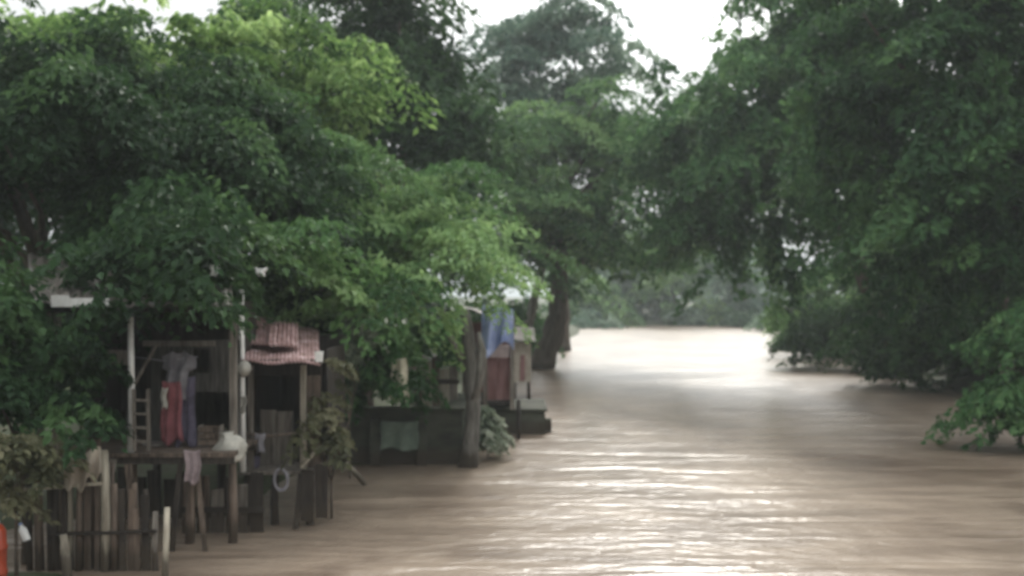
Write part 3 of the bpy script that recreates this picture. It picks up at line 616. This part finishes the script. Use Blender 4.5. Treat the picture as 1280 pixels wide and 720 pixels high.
mb = MB(); mb.beam(P(60, 668, 17.9), P(196, 664, 17.9), .07, .05); mb.build("rail", K['darkwood'], Fn)
mb = MB(); mb.grid(lambda u, v: P(80 + 46 * u, 566 + 8 * math.sin(u * 5) + v * (38 + 7 * math.sin(u * 17)), 17.82 + .05 * math.sin(u * 14 + v * 3)), 24, 12); mb.build("matting", K['tanwall'], Fn, solid=.012)
mb = MB(); mb.tube([P(205.5, 745, 17.4), P(207, 690, 17.5), P(209, 634, 17.6)], [.055, .05, .045], 9, .05); tag(mb.build("bamboo_pole", K['palewood']), "pale bamboo pole standing in the water by the stake fence", "pole")
mb = MB(); mb.tube([P(86, 745, 17.55), P(83, 700, 17.55), P(79, 668, 17.6)], [.075, .07, .055], 9, .06); tag(mb.build("stake", K['palewood']), "pale stubby stake in front of the brown stake fence", "stake")
# red drum and bottle at the corner
dr = thing("plastic_drum", "red plastic drum cut by the lower left corner", "drum", P(-16, 735, 16.4))
c = P(-17, 724, 16.4); mt = Matrix.Translation(c); h = 1.0
mb = MB(); mb.lathe([(.01, -.3), (.25, -.3), (.28, -.24), (.28, .05), (.295, .08), (.295, .12), (.28, .15), (.28, .42), (.295, .45), (.295, .49), (.28, .52), (.27, .72), (.22, .80), (.01, .81)], mt, 28); mb.build("barrel", K['redplastic'], dr)
mb = MB(); mb.lathe([(.01, .812), (.07, .812), (.07, .86), (.01, .865)], mt @ Matrix.Translation((.12, 0, 0)), 14); mb.build("bung", K['whiteplastic'], dr)
bt = thing("plastic_bottle", "white plastic bottle stuck on the stakes over the red drum", "bottle", P(30, 676, 17.2))
mt = Matrix.Translation(P(34, 676, 17.2)) @ Matrix.Rotation(R(-22), 4, 'Y')
mb = MB(); mb.lathe([(.005, 0), (.055, .005), (.06, .03), (.058, .10), (.062, .12), (.06, .19), (.03, .24), (.022, .27), (.005, .27)], mt, 16); mb.build("body", K['whiteplastic'], bt)
mb = MB(); mb.lathe([(.005, .268), (.027, .268), (.027, .30), (.005, .302)], mt, 12); mb.build("cap", K['blue'], bt)

# ---------------------------------------------------------------- river walls, dead trunk
fw = thing("river_wall", "dark stained concrete river wall below the fresh green bush", "wall", P(500, 580, 29.4))
a = P(405, 588, 29.3); b_ = P(578, 514, 29.3)
mb = MB(); mb.box((a.x, 29.3, -1), (b_.x, 29.65, b_.z), .015, 3); mb.box((b_.x - .35, 29.65, -1), (b_.x, 33.6, b_.z - .01), .015, 5)
mb.build("wall_face", K['concrete'], fw, bevel=.03)
mb = MB(); mb.box((a.x - .03, 29.24, b_.z + .004), (b_.x + .06, 29.72, b_.z + .10), .012, 6); mb.box((b_.x - .4, 29.724, b_.z + .004), (b_.x + .06, 33.7, b_.z + .10), .012, 7); mb.build("coping", K['concrete'], fw, bevel=.02)
for x in (420, 470, 527):
    q = P(x, 0, 29.3); mb = MB(); mb.box((q.x - .14, 29.12, -1), (q.x + .14, 29.296, b_.z - .15), .012, x); mb.build("buttress", K['concrete'], fw, bevel=.02)
cloth("tarpaulin", "faded green tarpaulin sheet hung on the dark river wall", "tarpaulin", 476, 526, 523, 562, 29.05, K['greentarp'], .04, 2, 0, None, 12)
lw = thing("low_wall", "low dark concrete landing jutting into the river past the trunk", "wall", P(645, 543, 35.7))
a = P(603, 545, 35.7); b_ = P(682, 515, 35.7)
mb = MB(); mb.box((a.x, 35.7, -1), (b_.x, 39.0, b_.z), .02, 9); mb.build("block", K['concrete'], lw, bevel=.03)
mb = MB(); mb.box((a.x - .05, 35.62, b_.z + .004), (b_.x + .06, 39.05, b_.z + .10), .015, 10); mb.build("slab", K['concrete'], lw, bevel=.02)
mb = MB(); mb.box((b_.x + .004, 36.2, -1), (b_.x + .22, 36.8, b_.z - .3), .015, 11); mb.build("step", K['concrete'], lw, bevel=.02)
dt = thing("dead_trunk", "grey weathered dead trunk standing at the corner of the river wall", "dead tree", P(588, 582, 28.9))
mb = MB(); mb.tube([P(584, 596, 28.9), P(587, 560, 28.9), P(592, 510, 28.9), P(590, 460, 28.9), P(586, 420, 28.9), P(581, 388, 28.9)], [.27, .22, .19, .22, .17, .12], 11, .16, 2)
mb.build("trunk", K['deadbark'], dt)
mb = MB(); mb.tube([P(592, 500, 28.8), P(600, 470, 28.75), P(603, 440, 28.8), P(598, 415, 28.9)], [.12, .13, .11, .05], 8, .12, 3); mb.build("branch_stub", K['deadbark'], dt)
mb = MB(); mb.tube([P(578, 450, 28.9), P(566, 425, 28.9), P(556, 416, 28.9)], [.1, .08, .04], 8, .12, 5); mb.build("branch_stub", K['deadbark'], dt)

# ---------------------------------------------------------------- tarp hut behind the wall
H = thing("riverside_hut", "maroon hut with a pale blue tarpaulin roof over the river wall", "hut", (P(610, 0, 35).x, 35, 1))
mb = MB(); mb.rect(604, 446, 642, 500, 34.0, .06); mb.build("wall", K['maroon'], H)
xa = P(578, 0, 34).x; xb = P(642, 0, 34).x; zb = P(0, 502, 34).z
mb = MB(); mb.box((xb - .05, 34.07, zb), (xb, 37.5, 3.0)); mb.box((xa, 37.5, zb), (xb, 37.56, 3.6)); mb.build("back_wall", K['maroon'], H)
mb = MB(); mb.rect(606, 432, 643, 447, 33.92, .05); mb.build("wall_band", K['pinkwall'], H)
for x in (578, 604, 638):
    mb = MB(); mb.rect(x, 396, x + 5, 512, 33.8, .1); mb.build("post", K['greywood'], H)
    mb = MB(); q = P(x + 10, 0, 34.6); mb.tube([(q.x, 34.6, -.3), (q.x, 34.6, zb)], .07, 8, .05); mb.build("stilt", K['darkwood'], H)
mb = MB(); mb.box((xa, 33.9, zb - .1), (xb, 37.5, zb)); mb.build("deck", K['darkwood'], H)
a, b_, c, d = P(573, 386, 33.2), P(628, 396, 33.2), P(640, 390, 37.8), P(580, 381, 37.8)
mb = MB(); mb.grid(lambda u, v: a.lerp(b_, u).lerp(d.lerp(c, u), v) + Vector((0, 0, .06 * math.sin(u * 7 + v * 5) - .1 * math.sin(u * 3.14) * v)), 24, 16); rf = mb.build("roof", K['zinc'], H, solid=.015)
mb = MB(); mb.grid(lambda u, v: P(602 + 40 * u, 381 + 6 * u + v * (54 + 12 * math.sin(u * 5 + 1)), 33.0 + .12 * math.sin(u * 13 + v * 3) * (.3 + v)), 26, 16); mb.build("tarpaulin", K['blue'], H, solid=.012)
# fence and cloth left of the hut
pf = thing("board_fence", "pale patched board fence between the bush and dead trunk", "fence", P(545, 505, 31.5))
for i, (x0, x1, y0, k) in enumerate([(528, 539, 452, 'tanwall'), (540, 549, 446, 'brownwood'), (550, 561, 462, 'palewood'), (562, 572, 458, 'greywood'), (518, 527, 470, 'brownwood')]):
    mb = MB(); mb.rect(x0, y0, x1, 520, 31.5, .035, .02, i); mb.build("board", K[k], pf)
mb = MB(); mb.rect(516, 474, 574, 480, 31.44, .04); mb.build("rail", K['darkwood'], pf)
cloth("sheet", "pale yellow sheet hanging among the bushes behind the river wall", "cloth", 490, 447, 508, 500, 27.4, K['yellowcloth'], .09, 1.3, -.35, None, 15)
# second hut farther on
G = thing("small_hut", "small tan hut farther on between blue tarpaulin and leaning tree", "hut", (P(652, 0, 48).x, 48, 1))
mb = MB(); mb.rect(641, 428, 664, 478, 47.5, .06); mb.build("wall", K['tanwall'], G)
q = P(664, 0, 47.5); mb = MB(); mb.box((q.x - .05, 47.57, .4), (q.x, 50, 2.4)); mb.build("side_wall", K['pinkwall'], G)
mb = MB(); mb.rect(650, 444, 656, 476, 47.45, .04); mb.build("door", K['maroon'], G)
corrugated(P(636, 424, 46.9), P(669, 427, 46.9), P(668, 410, 50.4), P(640, 408, 50.4), K['zinc'], "roof", G, 8, .03, .03, 21)
for x in (643, 661):
    mb = MB(); p = P(x, 0, 47.8); mb.tube([(p.x, 47.8, -.5), (p.x, 47.8, 1.0)], .08, 8, .05); mb.build("stilt", K['darkwood'], G)

# loose planks and poles leaning under and between the houses
LP = "loose planks leaning under the houses"
for i, (x0, y0, x1, y1, Y, wpx, k, lab) in enumerate([
        (212, 700, 226, 578, 19.3, 7, 'darkwood', "dark plank leaning on the deck edge left of the pink rag"),
        (258, 690, 246, 584, 19.3, 6, 'brownwood', "brown plank leaning on the deck just right of the pink rag"),
        (118, 690, 142, 574, 18.9, 8, 'greywood', "grey plank slanting to the right behind the brown stakes"),
        (176, 705, 160, 580, 18.8, 9, 'brownwood', "brown plank slanting to the left under the ladder"),
        (330, 672, 318, 596, 20.9, 6, 'greywood', "grey plank leaning by the crumpled white rag"),
        (368, 664, 376, 592, 21.1, 7, 'darkwood', "dark plank leaning right of the coiled hose")]):
    mb = MB(); mb.beam(P(x0, y0 + 14, Y), P(x1, y1, Y + .25), M(wpx, Y), .03); tag(mb.build("loose_plank", K[k]), lab, "plank", LP)
ct = thing("crate", "small slatted wooden crate on the porch under the lilac shirt", "crate", P(262, 562, 20.3))
q = P(262, 564, 20.3)
for k in range(3):
    z = ZF + .03 + k * .12
    for yy in (20.3, 20.6):
        mb = MB(); mb.box((q.x - .2, yy, z), (q.x + .16, yy + .02, z + .085), .006, k); mb.build("slat", K['brownwood'], ct)
for x in (-.215, .162):
    mb = MB(); mb.box((q.x + x, 20.29, ZF + .004), (q.x + x + .018, 20.63, ZF + .38), .006, 3); mb.build("end_board", K['greywood'], ct)

# odds and ends on the decks
def pot(name, label, cat, px, py, Y, r_, h_, mat_):
    mb = MB(); mb.lathe([(.01, 0), (.7 * r_, 0), (.95 * r_, .35 * h_), (r_, .8 * h_), (1.08 * r_, h_), (.94 * r_, .99 * h_), (.82 * r_, .4 * h_), (.01, .2 * h_)], Matrix.Translation(P(px, py, Y)), 18)
    return tag(mb.build(name, mat_), label, cat)
pot("bucket", "dark bucket on the deck by the door of the rusty roofed house", "bucket", 317, 586, 21.8, .13, .24, K['violetcloth'])
pot("basin", "dull grey basin on the porch behind the ladder", "basin", 192, 563, 20.6, .2, .14, K['zinc'])
mb = MB(); mb.tube([P(300, 541, 21.45), P(338, 545, 21.45), P(380, 540, 21.45)], .02, 7, .1); tag(mb.build("railing_pole", K['brownwood']), "thin horizontal pole across the open front under the rusty roof", "pole")
cloth("rag", "grey rag slung over the pole under the rusty roof", "rag", 318, 541, 331, 566, 21.4, K['greycloth'], .03, 1, .2, WASH, 21)
for i, (x0, y0, x1, y1, Y, lab) in enumerate([(262, 330, 275, 345, 20.0, "pale scrap standing in for a glint on the zinc roof left of the white pole"), (318, 334, 334, 345, 22.6, "pale scrap standing in for a glint in the leaves above the rusty roof")]):
    cloth("glint_scrap", lab, "scrap", x0, y0, x1, y1, Y, K['whiteplastic'], .05, 1, .5, "pale glint scraps over the roofs", 30 + i)  # pale pieces added as painted glints on the roof and in the leaves
